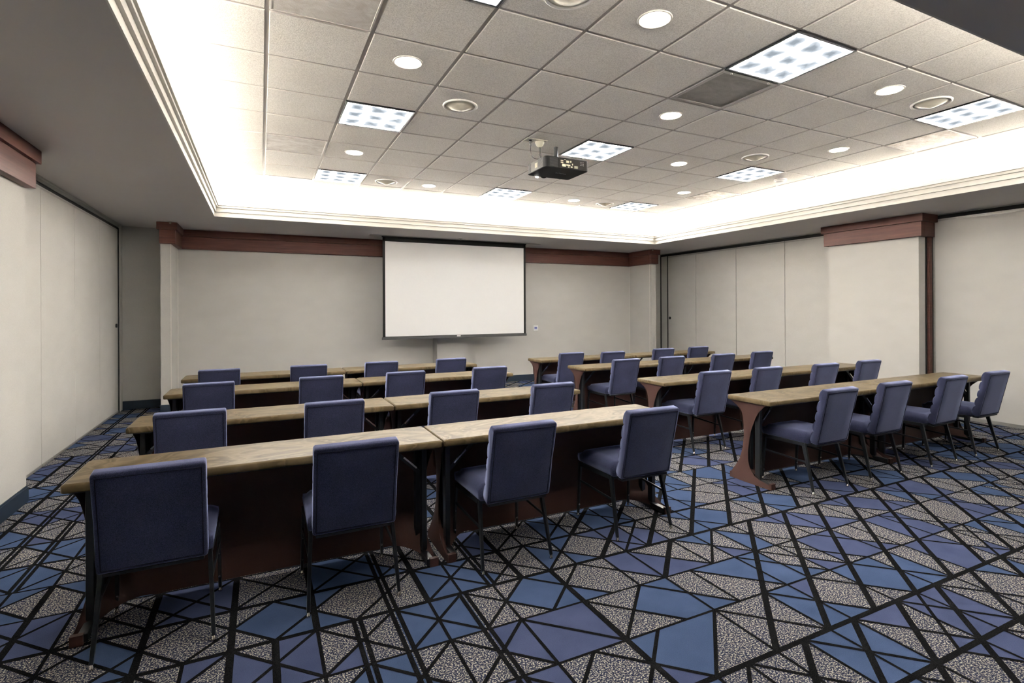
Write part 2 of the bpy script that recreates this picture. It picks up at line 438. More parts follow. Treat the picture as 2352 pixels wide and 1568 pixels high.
MB().box(XL - 0.059, XL + 0.012, 9.975, 10.15, 0, ZS).build('end_post', MT['wall'], wl)
MB().box(XL - 0.055, XL + 0.005, YLP, 9.95, 2.80, 2.83).box(XL - 0.055, XL + 0.03, YLP, 9.95, 2.83, ZS).build('track', MT['alu'], wl)
MB().box(XL - 0.056, XL - 0.004, YLP, 9.95, 2.76, 2.80).build('track_gap', MT['dark'], wl)
struct(MB().box(XLP, XLP + 0.012, -5.6, YLP + 0.012, 0, 0.115).box(XLP, XLP + 0.007, -5.6, YLP + 0.007, 0.115, 0.13).build('baseboard_left', MT['navy']), 'dark navy vinyl baseboard along the left pier')

YB = 10.2
wb = MB().box(-2.1, 8.95, YB, YB + 0.12, 0, ZW).build('wall_back', MT['wall']); struct(wb, 'back wall covered in beige fabric behind the projection screen')
MB().box(-1.335, -1.205, 9.46, YB, 0, ZW).build('pier', MT['wall'], wb)
MB().box(7.868, 7.99, 9.412, YB, 0, ZW).build('pier', MT['wall'], wb)
MB().box(3.054, 3.707, 9.94, YB, 0, ZW).build('column', MT['wall'], wb)
MB().box(-1.205 - 0.004, -1.205 + 0.004, 9.456, 9.464, 0, 2.53).box(-1.208, -1.200, YB - 0.004, YB, 0, 2.53).box(7.862, 7.87, YB - 0.004, YB, 0, 2.53).box(7.864, 7.872, 9.47, 9.478, 0, 2.53).build('corner_bead', MT['white'], wb)
MB().box(-1.93, -1.335, 10.13, YB, 0, ZW).box(7.99, 8.74, 10.13, YB, 0, ZW).build('recess_panel', MT['wall'], wb)
bb = MB()
bb.box(-1.205, 3.054, YB - 0.012, YB, 0, 0.13).box(3.707, 7.868, YB - 0.012, YB, 0, 0.13).box(-1.345, -1.195, 9.448, 9.46, 0, 0.13)
bb.box(-1.93, -1.335, 10.118, 10.13, 0, 0.13).box(3.044, 3.717, 9.928, 9.94, 0, 0.13).box(7.858, 8.0, 9.4, 9.412, 0, 0.13)
bb.box(-1.205, -1.193, 9.46, YB, 0, 0.13).box(7.856, 7.868, 9.412, YB, 0, 0.13)
struct(bb.build('baseboard_back', MT['navy']), 'dark navy vinyl baseboard along the back wall')

XR, XRN, XRP = 8.74, 8.60, 8.314
wr = MB().box(XR + 0.06, XR + 0.2, -5.6, 10.35, 0, ZW).build('wall_right', MT['wall']); struct(wr, 'right wall of folding partition panels with a fabric-covered pier')
MB().box(XRP, XR + 0.06, 4.24, 5.556, 0, ZW).build('pier', MT['wall'], wr)
MB().box(8.50, 8.575, 4.20, 4.24, 0, 2.62).build('wood_post', MT['wood'], wr, bevel=0.006)
MB().box(8.575, XRN + 0.06, 4.20, 4.24, 0, 2.80).build('edge_gap', MT['dark'], wr)
MB().box(8.47, 8.5, 4.228, 4.24, 0, 2.62).build('edge_gap', MT['dark'], wr)
yr = [5.556, 6.70, 7.83, 8.95, 9.86]
for k in range(4):
    g = 0.005
    p = MB().box(XR, XR + 0.06, yr[k] + (g if k else 0), yr[k + 1] - g, 0.03, 2.775).build('partition_panel', MT['panel'], wr, bevel=0.003)
    MB().box(XR - 0.002, XR + 0.05, yr[k] + (g if k else 0) + 0.003, yr[k + 1] - g - 0.003, 2.742, 2.765).build('top_seal', MT['alu'], p)
    MB().box(XR - 0.003, XR + 0.05, yr[k] + (g if k else 0) + 0.003, yr[k + 1] - g - 0.003, 0.004, 0.032).build('bottom_seal', MT['alu'], p)
    if k == 3:
        for r0, r1, dz, mn, mm in ((0.018, 0.032, 0.008, 'latch_ring', 'black'), (0.0, 0.012, 0.012, 'latch_cup', 'black'), (0.012, 0.02, 0.006, 'latch_plate', 'alu')):
            kb = MB().lathe([(max(r0, 0.0), dz), (r1, dz), (r1, 0.0)], n=24)
            kb.v = [(XR - z, 9.79 + x, 1.304 + y) for x, y, z in kb.v]; kb.build(mn, MT[mm], p, smooth=True)
MB().box(XR - 0.002, XR + 0.059, 9.861, 9.884, 0.002, 2.78).box(XR - 0.002, XR + 0.059, 10.091, 10.128, 0.002, 2.80).build('edge_gap', MT['dark'], wr)
MB().box(XR, XR + 0.059, 9.885, 10.09, 0, 2.78).build('end_post', MT['wall'], wr)
MB().box(XR - 0.004, XR + 0.055, 5.556, 10.13, 2.83, ZS).build('track', MT['alu'], wr)
MB().box(XR + 0.004, XR + 0.056, 5.556, 10.13, 2.775, 2.83).build('track_gap', MT['dark'], wr)
p = MB().box(XRN, XRN + 0.2, -5.6, 4.20, 0.035, 2.78).build('partition_panel', MT['panel'], wr)
MB().box(XRN - 0.002, XRN + 0.05, -5.6, 4.197, 2.75, 2.772).build('top_seal', MT['alu'], p)
MB().box(XRN - 0.006, XRN + 0.05, -5.6, 4.197, 0.0, 0.045).build('bottom_seal', MT['alu'], p)
MB().box(XRN - 0.001, XRN + 0.04, 4.175, 4.199, 0.04, 2.78).build('edge_seal', MT['alu'], p)
MB().box(XRN + 0.004, XRN + 0.19, -5.6, 4.20, 2.78, 2.832).build('track_gap', MT['dark'], wr)
MB().box(XRN - 0.004, XRN + 0.19, -5.6, 4.20, 2.832, ZS).build('track', MT['alu'], wr)
struct(MB().box(-2.1, 8.95, -5.72, -5.6, 0, ZW).build('wall_front', MT['wood']), 'unseen wall behind the viewer, dark wood finish added to cut bounced light')  # unseen; dark wood tone picked to keep reflected light off the chair backs

# wooden crowns on walls: lower board and wider cap
def crown(n, paths, label):
    b = MB()
    for (x0, x1, y0, y1) in paths:
        b.box(x0 - 0.07, x1 + 0.07, y0 - 0.07, y1 + 0.07, 2.53, 2.735)
        b.box(x0 - 0.10, x1 + 0.10, y0 - 0.10, y1 + 0.10, 2.735, ZS - 0.001)
    return b
def ring_crown(name, boxes, label):
    b = MB()
    for (x0, x1, y0, y1, lo) in boxes:
        b.box(x0, x1, y0, y1, 2.53 if lo else 2.735, 2.735 if lo else ZS - 0.002)
    o = b.build(name, MT['wood'], bevel=0.004); struct(o, label)
ring_crown('trim_1', [(XLP, XLP + 0.07, -5.6, YLP + 0.0, 1), (XLP, XLP + 0.10, -5.6, YLP + 0.02, 0), ], 'red-brown wooden crown board on the left pier')
ring_crown('trim_2', [(-1.34, -1.14, 9.39, 9.46, 1), (-1.205, -1.14, 9.46, YB, 1), (-1.205, 7.868, YB - 0.07, YB, 1), (7.80, 7.868, 9.412, YB, 1), (7.80, 8.01, 9.342, 9.412, 1),
                      (-1.37, -1.11, 9.36, 9.46, 0), (-1.205, -1.11, 9.46, YB, 0), (-1.205, 7.868, YB - 0.10, YB, 0), (7.77, 7.868, 9.412, YB, 0), (7.77, 8.04, 9.312, 9.412, 0)],
           'red-brown wooden crown board running along the top of the back wall')
ring_crown('trim_3', [(XRP - 0.07, XRP, 4.17, 5.60, 1), (XRP, 8.58, 4.17, 4.24, 1), (XRP - 0.10, XRP, 4.14, 5.63, 0), (XRP, 8.60, 4.14, 4.24, 0), (XRP, XR, 5.556, 5.60, 1), (XRP, XR, 5.556, 5.63, 0)],
           'red-brown wooden crown board on the right pier')

# ------------------------------------------------------------------ ceiling
cl = MB()
cl.box(-2.15, OX0 - .01, -5.7, 10.4, ZS, ZS + 0.03).box(OX1 + .01, 8.97, -5.7, 10.4, ZS, ZS + 0.03)
cl.box(OX0 - .01, OX1 + .01, -5.7, OY0 - .01, ZS, ZS + 0.03).box(OX0 - .01, OX1 + .01, OY1 + .01, 10.4, ZS, ZS + 0.03)
ceil = cl.build('ceiling', MT['soffit']); struct(ceil, 'grey painted soffit around the raised tiled ceiling')
CX0, CX1, CY0, CY1 = OX0 - TR, OX1 + TR, OY0 - TR, OY1 + TR
cw = MB().box(CX0 - 0.04, CX0, CY0, CY1, ZS + 0.03, ZT + 0.05).box(CX1, CX1 + 0.04, CY0, CY1, ZS + 0.03, ZT + 0.05)
cw.box(CX0 - 0.04, CX1 + 0.04, CY0 - 0.04, CY0, ZS + 0.03, ZT + 0.05).box(CX0 - 0.04, CX1 + 0.04, CY1, CY1 + 0.04, ZS + 0.03, ZT + 0.05)
cw.box(CX0 - 0.04, CX1 + 0.04, CY0 - 0.04, CY1 + 0.04, ZT + 0.05, ZT + 0.09)
cw.build('cove_wall', MT['white'], ceil)
cm = MB(); zc = ZS
for k, hgt in enumerate((0.056, 0.057, 0.030, 0.060)):
    a = 0.020 * k - (0.0 if k < 3 else 0.006)
    for a_, z0_, z1_ in ((a, zc + (0.009 if k else 0.0), zc + hgt), (a - 0.022, zc - 0.001, zc + 0.009)):  # thin slots added between the steps to make dark shadow lines
        if a_ != a and k == 0: continue
        x0, x1, y0, y1 = OX0 + a_, OX1 - a_, OY0 + a_, OY1 - a_; T = 0.045 + a_ if k else 0.01
        cm.box(x0 - T, x0, y0 - T, y1 + T, z0_, z1_).box(x1, x1 + T, y0 - T, y1 + T, z0_, z1_)
        cm.box(x0, x1, y0 - T, y0, z0_, z1_).box(x0, x1, y1, y1 + T, z0_, z1_)
    zc += hgt
struct(cm.build('trim_4', MT['crown']), 'stepped white crown moulding around the raised ceiling')

# lamps' bodies in the cove
for nm, x, y, sx, sy, t, k_ in COVES:
    b = MB().box(-sx / 2 - 0.01, sx / 2 + 0.01, -sy / 2 - 0.01, sy / 2 + 0.01, -0.06, 0.02)
    o = b.build('cove_batten', MT['white']); o.location = (x, y, ZS + 0.15)
    o.rotation_euler = (t[0], t[1], 0)
    o['kind'] = 'structure'

GX, GY, GS = 1.26, 2.865, 0.6096
TROF = [(-1, 3), (-1, 7), (3, 3), (3, 7), (7, 7), (3, -1), (7, -1), (7, 3), (-1, -1)]
DOWN = [(-1, 1), (-1, 5), (1, 7), (1, -1), (3, 1), (5, 3), (7, 5), (5, 7), (5, -1), (7, 1)]
SPK = [(0, 2), (0, 7), (6, 7), (0, -1), (6, 2), (6, -1)]
VENT = [(-2, 0), (-2, 5), (3, 0), (8, 0), (8, 5), (-2, 8), (3, 8), (8, 8)]
skip = set(TROF) | set(VENT)
tl = MB(); tb = MB()
gap = 0.024
def cellbox(i, j): return GX + i * GS, GX + (i + 1) * GS, GY + j * GS, GY + (j + 1) * GS
for i in range(-4, 11):
    for j in range(-4, 11):
        if (i, j) in skip: continue
        x0, x1, y0, y1 = cellbox(i, j)
        x0 += gap / 2; x1 -= gap / 2; y0 += gap / 2; y1 -= gap / 2
        x0, x1, y0, y1 = max(x0, CX0), min(x1, CX1), max(y0, CY0), min(y1, CY1)
        if x1 - x0 < 0.02 or y1 - y0 < 0.02: continue
        c = 0.004; zt = ZT + 0.008
        vs = [(x0, y0, zt), (x1, y0, zt), (x1, y1, zt), (x0, y1, zt), (x0 + c, y0 + c, ZT), (x1 - c, y0 + c, ZT), (x1 - c, y1 - c, ZT), (x0 + c, y1 - c, ZT)]
        tl.add(vs, [(4, 5, 6, 7)], 0); tl.add(vs, [(0, 1, 5, 4), (1, 2, 6, 5), (2, 3, 7, 6), (3, 0, 4, 7)], 1)
tl.build('acoustic_tiles', [MT['tile'], MT['tilecut']], ceil)
for i in range(-4, 12):
    x = GX + i * GS
    if CX0 < x < CX1: tb.box(x - 0.0125, x + 0.0125, CY0, CY1, ZT + 0.007, ZT + 0.03)
for j in range(-4, 12):
    y = GY + j * GS
    if CY0 < y < CY1: tb.box(CX0, CX1, y - 0.0125, y + 0.0125, ZT + 0.0072, ZT + 0.0302)
tb.build('tee_grid', MT['tee'], ceil)

def cellc(i, j): return GX + (i + .5) * GS, GY + (j + .5) * GS

# square louvred ceiling lights
def troffer_mat():
    m, nt, em = emit('troffer_lens_lit', (0.86, 0.93, 1.0), TROF_E)
    v = objco(nt); sx = N(nt, 'ShaderNodeSeparateXYZ'); nt.links.new(v, sx.inputs[0])
    def cell(ch, off):
        a = N(nt, 'ShaderNodeMath', operation='MULTIPLY_ADD'); a.inputs[1].default_value = 3 / 0.56; a.inputs[2].default_value = 1.5 + off; nt.links.new(sx.outputs[ch], a.inputs[0])
        f = N(nt, 'ShaderNodeMath', operation='FRACT'); nt.links.new(a.outputs[0], f.inputs[0])
        s = N(nt, 'ShaderNodeMath', operation='SUBTRACT'); s.inputs[1].default_value = 0.5; nt.links.new(f.outputs[0], s.inputs[0])
        ab = N(nt, 'ShaderNodeMath', operation='ABSOLUTE'); nt.links.new(s.outputs[0], ab.inputs[0]); return ab.outputs[0]
    mx = N(nt, 'ShaderNodeMath', operation='MAXIMUM'); nt.links.new(cell('X', 0), mx.inputs[0]); nt.links.new(cell('Y', 0.0), mx.inputs[1])
    nz = N(nt, 'ShaderNodeTexNoise', Scale=9.0, Detail=2.0); nt.links.new(v, nz.inputs['Vector'])
    ad = N(nt, 'ShaderNodeMath', operation='MULTIPLY_ADD'); ad.inputs[1].default_value = 0.6; nt.links.new(nz.outputs['Fac'], ad.inputs[0]); nt.links.new(mx.outputs[0], ad.inputs[2])
    c = ramp(nt, ad.outputs[0], [(0.38, (0.0044, 0.0050, 0.0056)), (0.57, (0.0095, 0.0103, 0.0112)), (0.67, (0.06, 0.065, 0.07)), (0.80, (1.0, 1.0, 1.0))])  # bright and dim louvre cells painted into the emission colour
    nt.links.new(c, em.inputs['Color'])
    return m
MT['lens'] = troffer_mat()
tp = empty('ceiling_light', (0, 0, 0))
MB().box(-.298, .298, -.298, -.283, -.006, .02).box(-.298, .298, .283, .298, -.006, .02).box(-.298, -.283, -.283, .283, -.006, .02).box(.283, .298, -.283, .283, -.006, .02).build('frame', MT['black'], tp)
MB().box(-.283, .283, -.283, .283, .0, .012).build('lens', MT['lens'], tp)
lv = MB()
for k in (-1, 1): lv.box(k * .0945 - .0015, k * .0945 + .0015, -.283, .283, -.008, 0.0).box(-.283, .283, k * .0945 - .0015, k * .0945 + .0015, -.008, 0.0)
lv.build('louvre', MT['chrome'], tp)
TL = {(-1, 3): 'square louvred ceiling light over the left block, left of the cone speaker near midroom',
      (-1, 7): 'square louvred ceiling light farthest left, near the back left cove',
      (3, 3): 'square louvred ceiling light directly behind the hanging projector',
      (3, 7): 'square louvred ceiling light near the back cove, in front of the projection screen',
      (7, 7): 'square louvred ceiling light near the back right corner of the raised ceiling',
      (3, -1): 'largest square louvred ceiling light, beside the dark perforated vent',
      (7, -1): 'square louvred ceiling light at the right edge of view, beside a cone speaker',
      (7, 3): 'square louvred ceiling light between a cone speaker and the white smoke detector',
      (-1, -1): 'square louvred ceiling light cut off by the top edge of the photo'}
for k, c in enumerate(TROF):
    o = tp if k == 0 else copy_tree(tp)
    x, y = cellc(*c); o.location = (x, y, ZT); tag(o, TL[c], 'ceiling light', 'square louvred ceiling lights')

# round downlights
MT['down'] = emit('downlight_lit', (1.0, 0.90, 0.76), DOWN_E)[0]
dp = empty('downlight', (0, 0, 0))
MB().lathe([(0.088, 0.003), (0.090, -0.004), (0.104, -0.006), (0.107, 0.0), (0.107, 0.006), (0.088, 0.006)], n=48).build('trim_ring', MT['white'], dp, smooth=True)
MB().lathe([(0.0, 0.0), (0.088, 0.0), (0.088, 0.004)], n=48).build('lens', MT['down'], dp)
DL = {(-1, 1): 'round recessed downlight over the left block, left of the nearer cone speaker',
      (-1, 5): 'round recessed downlight beside the dusty vent on the left of the ceiling',
      (1, 7): 'round recessed downlight near the back cove, right of the left cone speaker',
      (1, -1): 'largest round recessed downlight, at the top centre of the photo',
      (3, 1): 'round recessed downlight just beyond the dark perforated vent',
      (5, 3): 'round recessed downlight to the right of the light behind the projector',
      (7, 5): 'round recessed downlight beside the dusty vent at the back right',
      (5, 7): 'smallest round recessed downlight, near the back cove above the screen',
      (5, -1): 'round recessed downlight left of the cone speaker at the right edge',
      (7, 1): 'round recessed downlight in front of the right cove, nearest the dirty vent'}
for k, c in enumerate(DOWN):
    o = dp if k == 0 else copy_tree(dp)
    x, y = cellc(*c); o.location = (x, y, ZT); tag(o, DL[c], 'downlight', 'round recessed downlights')

# cone ceiling speakers
sp = empty('ceiling_speaker', (0, 0, 0))
MB().lathe([(0.132, 0.004), (0.133, -0.010), (0.140, -0.014), (0.149, -0.010), (0.152, 0.004)], n=48).build('rim', MT['ventwhite'], sp, smooth=True)
MB().lathe([(0.134, -0.001), (0.110, -0.008), (0.078, -0.020), (0.045, -0.034), (0.018, -0.042), (0.0, -0.044)], n=48).build('cone_grille', MT['plastic'], sp, smooth=True)
SL = {(0, 2): 'cone-shaped ivory ceiling speaker over the left block, left of the projector',
      (0, 7): 'cone-shaped ivory ceiling speaker near the back left cove',
      (6, 7): 'cone-shaped ivory ceiling speaker near the back right of the raised ceiling',
      (0, -1): 'cone-shaped ivory ceiling speaker cut off by the top edge of the photo',
      (6, 2): 'cone-shaped ivory ceiling speaker left of the light beside the smoke detector',
      (6, -1): 'cone-shaped ivory ceiling speaker at the right edge, beside a downlight'}
for k, c in enumerate(SPK):
    o = sp if k == 0 else copy_tree(sp)
    x, y = cellc(*c)
    o.location = (x, y, ZT); tag(o, SL[c], 'ceiling speaker', 'cone ceiling speakers')

# vents
VL = {(-2, 0): ('perf', 'tee', 'grey perforated ceiling vent at the top left of the photo', 1),
      (-2, 5): ('perf', 'tee', 'dust-streaked perforated ceiling vent beside the left cove', 1),
      (3, 0): ('perfdark', 'ventframe', 'dark framed perforated return vent beside the largest square light', 0),
      (8, 0): ('perfdirt', 'tee', 'perforated ceiling vent with brown dust streaks nearest the right edge', 1),
      (8, 5): ('perfdirt', 'tee', 'perforated ceiling vent with brown dust near the back right', 1),
      (-2, 8): ('ventwhite', 'ventwhite', 'clean white ceiling vent in the back left corner', 1),
      (3, 8): ('ventwhite', 'ventwhite', 'clean white ceiling vent beyond the light in front of the screen', 1),
      (8, 8): ('perfdirt', 'tee', 'small dirty ceiling vent in the far back right corner', 1)}
for c in VENT:
    x, y = cellc(*c); fm, fr, lab, flat = VL[c]
    v = empty('ceiling_vent', (x, y, ZT)); tag(v, lab, 'vent', 'perforated ceiling vents')
    a = 0.292; w = 0.012 if flat else 0.035
    MB().box(-a, a, -a, -a + w, -.004, .01).box(-a, a, a - w, a, -.004, .01).box(-a, -a + w, -a + w, a - w, -.004, .01).box(a - w, a, -a + w, a - w, -.004, .01).build('frame', MT[fr], v, bevel=0.003)
    MB().box(-a + w, a - w, -a + w, a - w, -.001, .008).build('perforated_face', MT[fm], v)
    if not flat:
        for yy in (-0.2, 0.2):
            MB().lathe([(0.0, -0.011), (0.006, -0.010), (0.009, -0.004), (0.009, 0.0)], (yy, -0.275, 0), n=16).build('latch', MT['chrome'], v, smooth=True)

# smoke detector
x, y = cellc(8, 3)
sd = empty('smoke_detector', (x, y, ZT)); tag(sd, 'white round smoke detector on the ceiling beside the right square light', 'smoke detector')
MB().lathe([(0.078, 0.004), (0.080, -0.012), (0.074, -0.020)], n=40).build('base', MT['ventwhite'], sd, smooth=True)
MB().lathe([(0.070, -0.018), (0.070, -0.030), (0.060, -0.042), (0.030, -0.046), (0.0, -0.046)], n=40).build('cover', MT['ventwhite'], sd, smooth=True)

# sprinklers
for k, (x, y, lab) in enumerate([(3.336, 9.359, 'pendant sprinkler head on the soffit above the projection screen'), (-1.19, 9.30, 'pendant sprinkler head on the soffit at the back left pier'), (7.79, 9.27, 'pendant sprinkler head on the soffit at the back right pier')]):
    s = empty('sprinkler', (x, y, ZS)); tag(s, lab, 'sprinkler', 'pendant sprinkler heads')
    MB().lathe([(0.034, 0.0), (0.034, -0.004), (0.020, -0.008), (0.008, -0.010)], n=24).build('escutcheon', MT['alu'], s, smooth=True)
    MB().lathe([(0.007, -0.008), (0.006, -0.026), (0.003, -0.034)], n=12).tube([(0.006, 0, -.012), (0.014, 0, -.022), (0.003, 0, -.036)], 0.0018, 6).tube([(-0.006, 0, -.012), (-0.014, 0, -.022), (-0.003, 0, -.036)], 0.0018, 6).build('body', MT['chrome'], s, smooth=True)
    MB().lathe([(0.0, -0.034), (0.016, -0.036), (0.016, -0.038), (0.0, -0.038)], n=16).build('deflector', MT['chrome'], s)

# ------------------------------------------------------------------ projection screen
YS = 9.50
ps = empty('projection_screen', (3.34, YS, 1.0)); tag(ps, 'white projection screen with black border lowered in front of the back wall', 'projection screen')
def at(b, name, m, **k):
    b.v = [(v[0] - 3.34, v[1] - YS, v[2] - 1.0) for v in b.v]; return b.build(name, m, ps, **k)
x0, x1, z0, z1 = 1.922, 4.762, 1.00, 2.825
at(MB().box(x0 + 0.055, x1 - 0.055, YS - 0.003, YS + 0.001, z0 + 0.055, 2.745), 'screen_surface', MT['screen'])
at(MB().box(x0 + 0.01, x0 + 0.055, YS - 0.004, YS + 0.002, z0 + 0.03, z1).box(x1 - 0.055, x1 - 0.01, YS - 0.004, YS + 0.002, z0 + 0.03, z1).box(x0 + 0.01, x1 - 0.01, YS - 0.004, YS + 0.002, 2.745, z1).box(x0 + 0.01, x1 - 0.01, YS - 0.004, YS + 0.002, z0 + 0.03, z0 + 0.055), 'border', MT['scrblack'])
at(MB().box(x0 - 0.005, x1 + 0.005, YS - 0.016, YS + 0.012, z0, z0 + 0.045), 'weight_bar', MT['scrgrey'], bevel=0.004)
at(MB().box(3.30, 3.372, YS - 0.020, YS - 0.015, z0 + 0.026, z0 + 0.046), 'badge', MT['ventwhite'])
at(MB().box(x0 - 0.21, x1 + 0.31, YS - 0.045, YS - 0.012, ZS - 0.012, ZS - 0.002).box(x0 - 0.21, x1 + 0.31, YS + 0.02, YS + 0.045, ZS - 0.012, ZS - 0.002), 'slot_frame', MT['alu'])
at(MB().box(x0 - 0.0, x1 + 0.0, YS - 0.012, YS + 0.02, ZS - 0.03, ZS - 0.002), 'roller_case', MT['scrblack'])

# wall plate right of screen
wp = empty('wall_plate', (5.34, YB, 1.118)); tag(wp, 'small white wall control plate with a blue display right of the screen', 'wall plate')
MB().box(-.058, .058, -.010, 0, -.060, .060).build('plate', MT['ventwhite'], wp, bevel=0.003)
MB().box(-.036, .036, -.013, -.009, -.026, .034).build('bezel', MT['paleblue'], wp, bevel=0.002)
MB().box(-.030, .030, -.015, -.012, -.008, .018).build('display', MT['blueplate'], wp, bevel=0.002)

# ------------------------------------------------------------------ projector
pj = empty('projector', (2.865, 4.95, 2.99)); tag(pj, 'black projector hanging upside down from the tiled ceiling on a short pole', 'projector')
hw, hd = 0.262, 0.21
def inset_box(x0, x1, y0, y1, z0, z1, r):
    """box with rounded vertical corners"""
    pts = []
    for cx, cy, a0 in ((x1 - r, y1 - r, 0), (x0 + r, y1 - r, 90), (x0 + r, y0 + r, 180), (x1 - r, y0 + r, 270)):
        for k in range(5):
            a = math.radians(a0 + k * 22.5); pts.append((cx + r * math.cos(a), cy + r * math.sin(a)))
    n = len(pts); b = MB()
    b.add([(x, y, z0) for x, y in pts] + [(x, y, z1) for x, y in pts], [tuple(range(n - 1, -1, -1)), tuple(range(n, 2 * n))] + [(k, (k + 1) % n, n + (k + 1) % n, n + k) for k in range(n)])
    return b
inset_box(-hw, hw, -hd, hd, 0.0, 0.112, 0.035).build('body', MT['projector'], pj, bevel=0.006)
lb = MB().lathe([(0.0, 0), (0.052, 0), (0.055, 0.01), (0.055, 0.03), (0.047, 0.034), (0.044, 0.012), (0.0, 0.010)], n=32)
lb.v = [(x - 0.045, hd - 0.005 + z, 0.045 + y * 0.9) for x, y, z in lb.v]; lb.build('lens', MT['projector'], pj, smooth=True)
ub = MB().lathe([(0.0, 0.004), (0.04, 0.0), (0.055, -0.010), (0.04, -0.018), (0.0, -0.020)], n=24)
MB().box(-hw - 0.002, -hw + 0.004, -hd + 0.05, hd - 0.03, 0.008, 0.106).build('side_cover', MT['projside'], pj, bevel=0.002)
for (ya, yb) in ((-hd + 0.055, -hd + 0.15), (hd - 0.10, hd - 0.045)):
    g = MB()
    for k in range(7): g.box(-hw - 0.004, -hw, ya, yb, 0.016 + k * 0.0125, 0.0225 + k * 0.0125)
    g.build('side_vent', MT['black'], pj)
MB().box(-hw - 0.004, -hw, -0.04, 0.015, 0.03, 0.08).build('rating_label', MT['port'], pj)
MB().box(-0.10, hw - 0.03, -hd - 0.003, -hd + 0.004, 0.010, 0.103).build('connector_panel', MT['projface'], pj, bevel=0.002)
g = MB()
for k in range(8): g.box(-hw + 0.05, -0.115, -hd - 0.003, -hd + 0.003, 0.012 + k * 0.0118, 0.0175 + k * 0.0118)
g.build('rear_vent', MT['black'], pj)
cn = MB(); rr = random.Random(3)
for (px, pz, w, h) in ((-.085, .07, .03, .012), (-.085, .052, .03, .010), (-.07, .018, .045, .026), (-.02, .06, .035, .024), (-.02, .03, .05, .014), (.0, .014, .02, .010), (.028, .066, .014, .020), (.035, .016, .022, .012), (-.045, .088, .02, .006), (.05, .04, .012, .018)):
    cn.box(px, px + w, -hd - 0.008, -hd - 0.002, pz, pz + h)
cn.build('ports', MT['port'], pj, bevel=0.0015)
MB().box(.078, .122, -hd - 0.007, -hd - 0.002, .012, .038).build('status_display', MT['lcd'], pj, bevel=0.001)
kb = MB()
for k in range(9): kb.box(.15 + (k % 3) * .018, .160 + (k % 3) * .018, -hd - 0.005, -hd - 0.002, .05 + (k // 3) * .016, .054 + (k // 3) * .016)
kb.build('keypad', MT['screentext'], pj)
lt = MB().lathe([(0.0, 0.0), (0.022, 0.0), (0.022, 0.003), (0.0, 0.003)], n=24)
lt.v = [(x - 0.135, hd + 0.004 + z, -0.003 + y * 0.5) for x, y, z in lt.v]
lt.build('lamp_window', emit('lamp_window_lit', (1, 0.97, 0.9), 6)[0], pj)
MB().tube([(0.05, 0.10, 0.11), (0.05, 0.10, 0.128)], 0.06, 24).tube([(0.05, 0.12, 0.12), (0.05, 0.12, 0.325)], 0.024, 20).build('mount_pole', MT['black'], pj, smooth=False)
MB().box(-0.06, 0.17, 0.02, 0.18, 0.112, 0.122).bar((-.06, .03, .118), (-.12, -.12, .118), .02, .006).bar((.17, .03, .118), (.2, -.12, .118), .02, .006).build('mount_bracket', MT['black'], pj)
cu = bpy.data.curves.new('lettering', 'FONT'); cu.body = 'InFocus'; cu.size = 0.042; cu.extrude = 0.0006; cu.align_x = 'CENTER'; cu.align_y = 'CENTER'
lo = bpy.data.objects.new('lettering', cu); link(lo, pj); lo.location = (0.03, -0.02, -0.0012); lo.rotation_euler = (math.pi, 0, 0)
cu.materials.append(MT['screentext'])
dg = bpy.context.evaluated_depsgraph_get()
lm = bpy.data.meshes.new_from_object(lo.evaluated_get(dg)); lo2 = bpy.data.objects.new('lettering', lm); link(lo2, pj)
lo2.location = lo.location; lo2.rotation_euler = lo.rotation_euler
bpy.data.objects.remove(lo); lo2.name = 'lettering'

# ceiling outlet with cables
co = empty('ceiling_outlet', (2.60, 4.96, ZT)); tag(co, 'ivory outlet plate with a cable hood on the ceiling tile beside the projector', 'outlet')
MB().box(-.12, .12, -.06, -.05, -.006, .002).box(-.12, .12, .05, .06, -.006, .002).box(-.12, -.11, -.05, .05, -.006, .002).box(.11, .12, -.05, .05, -.006, .002).box(-.005, .005, -.05, .05, -.006, .002).build('plate_frame', MT['plastic'], co)
MB().box(-.11, .11, -.05, .05, -.003, .001).build('plate', MT['alu'], co)
MB().lathe([(0.050, -0.004), (0.048, -0.02), (0.036, -0.048), (0.014, -0.062), (0.0, -0.064)], (0.055, 0, 0), n=24).build('hood', MT['plastic'], co, smooth=True)
MB().lathe([(0.016, -0.003), (0.016, -0.028), (0.010, -0.036), (0.010, -0.055), (0.006, -0.07)], (-0.055, 0, 0), n=16).build('plug', MT['black'], co, smooth=True)
def cable(x, lab, x1, y1):
    A, B_, C_, D_ = Vector((x, 4.96, ZT - 0.060)), Vector((x - 0.005, 4.955, ZT - 0.17)), Vector((x + 0.01, 4.95, 3.095)), Vector((x1, y1, 3.108))
    pts = [A * (1 - t) ** 3 + B_ * 3 * t * (1 - t) ** 2 + C_ * 3 * t * t * (1 - t) + D_ * t ** 3 for t in [k / 14 for k in range(15)]]
    o = MB().tube(pts, 0.0035, 8).build('cable', MT['cable'], smooth=True)
    tag(o, lab, 'cable', 'cables from the ceiling outlet to the projector')
cable(2.545, 'dark cable hanging from the black plug down to the projector', 2.64, 4.90)
cable(2.650, 'dark cable hanging from the left side of the ivory hood to the projector', 2.665, 4.895)
cable(2.664, 'thin dark cable hanging from the right side of the ivory hood to the projector', 2.685, 4.89)

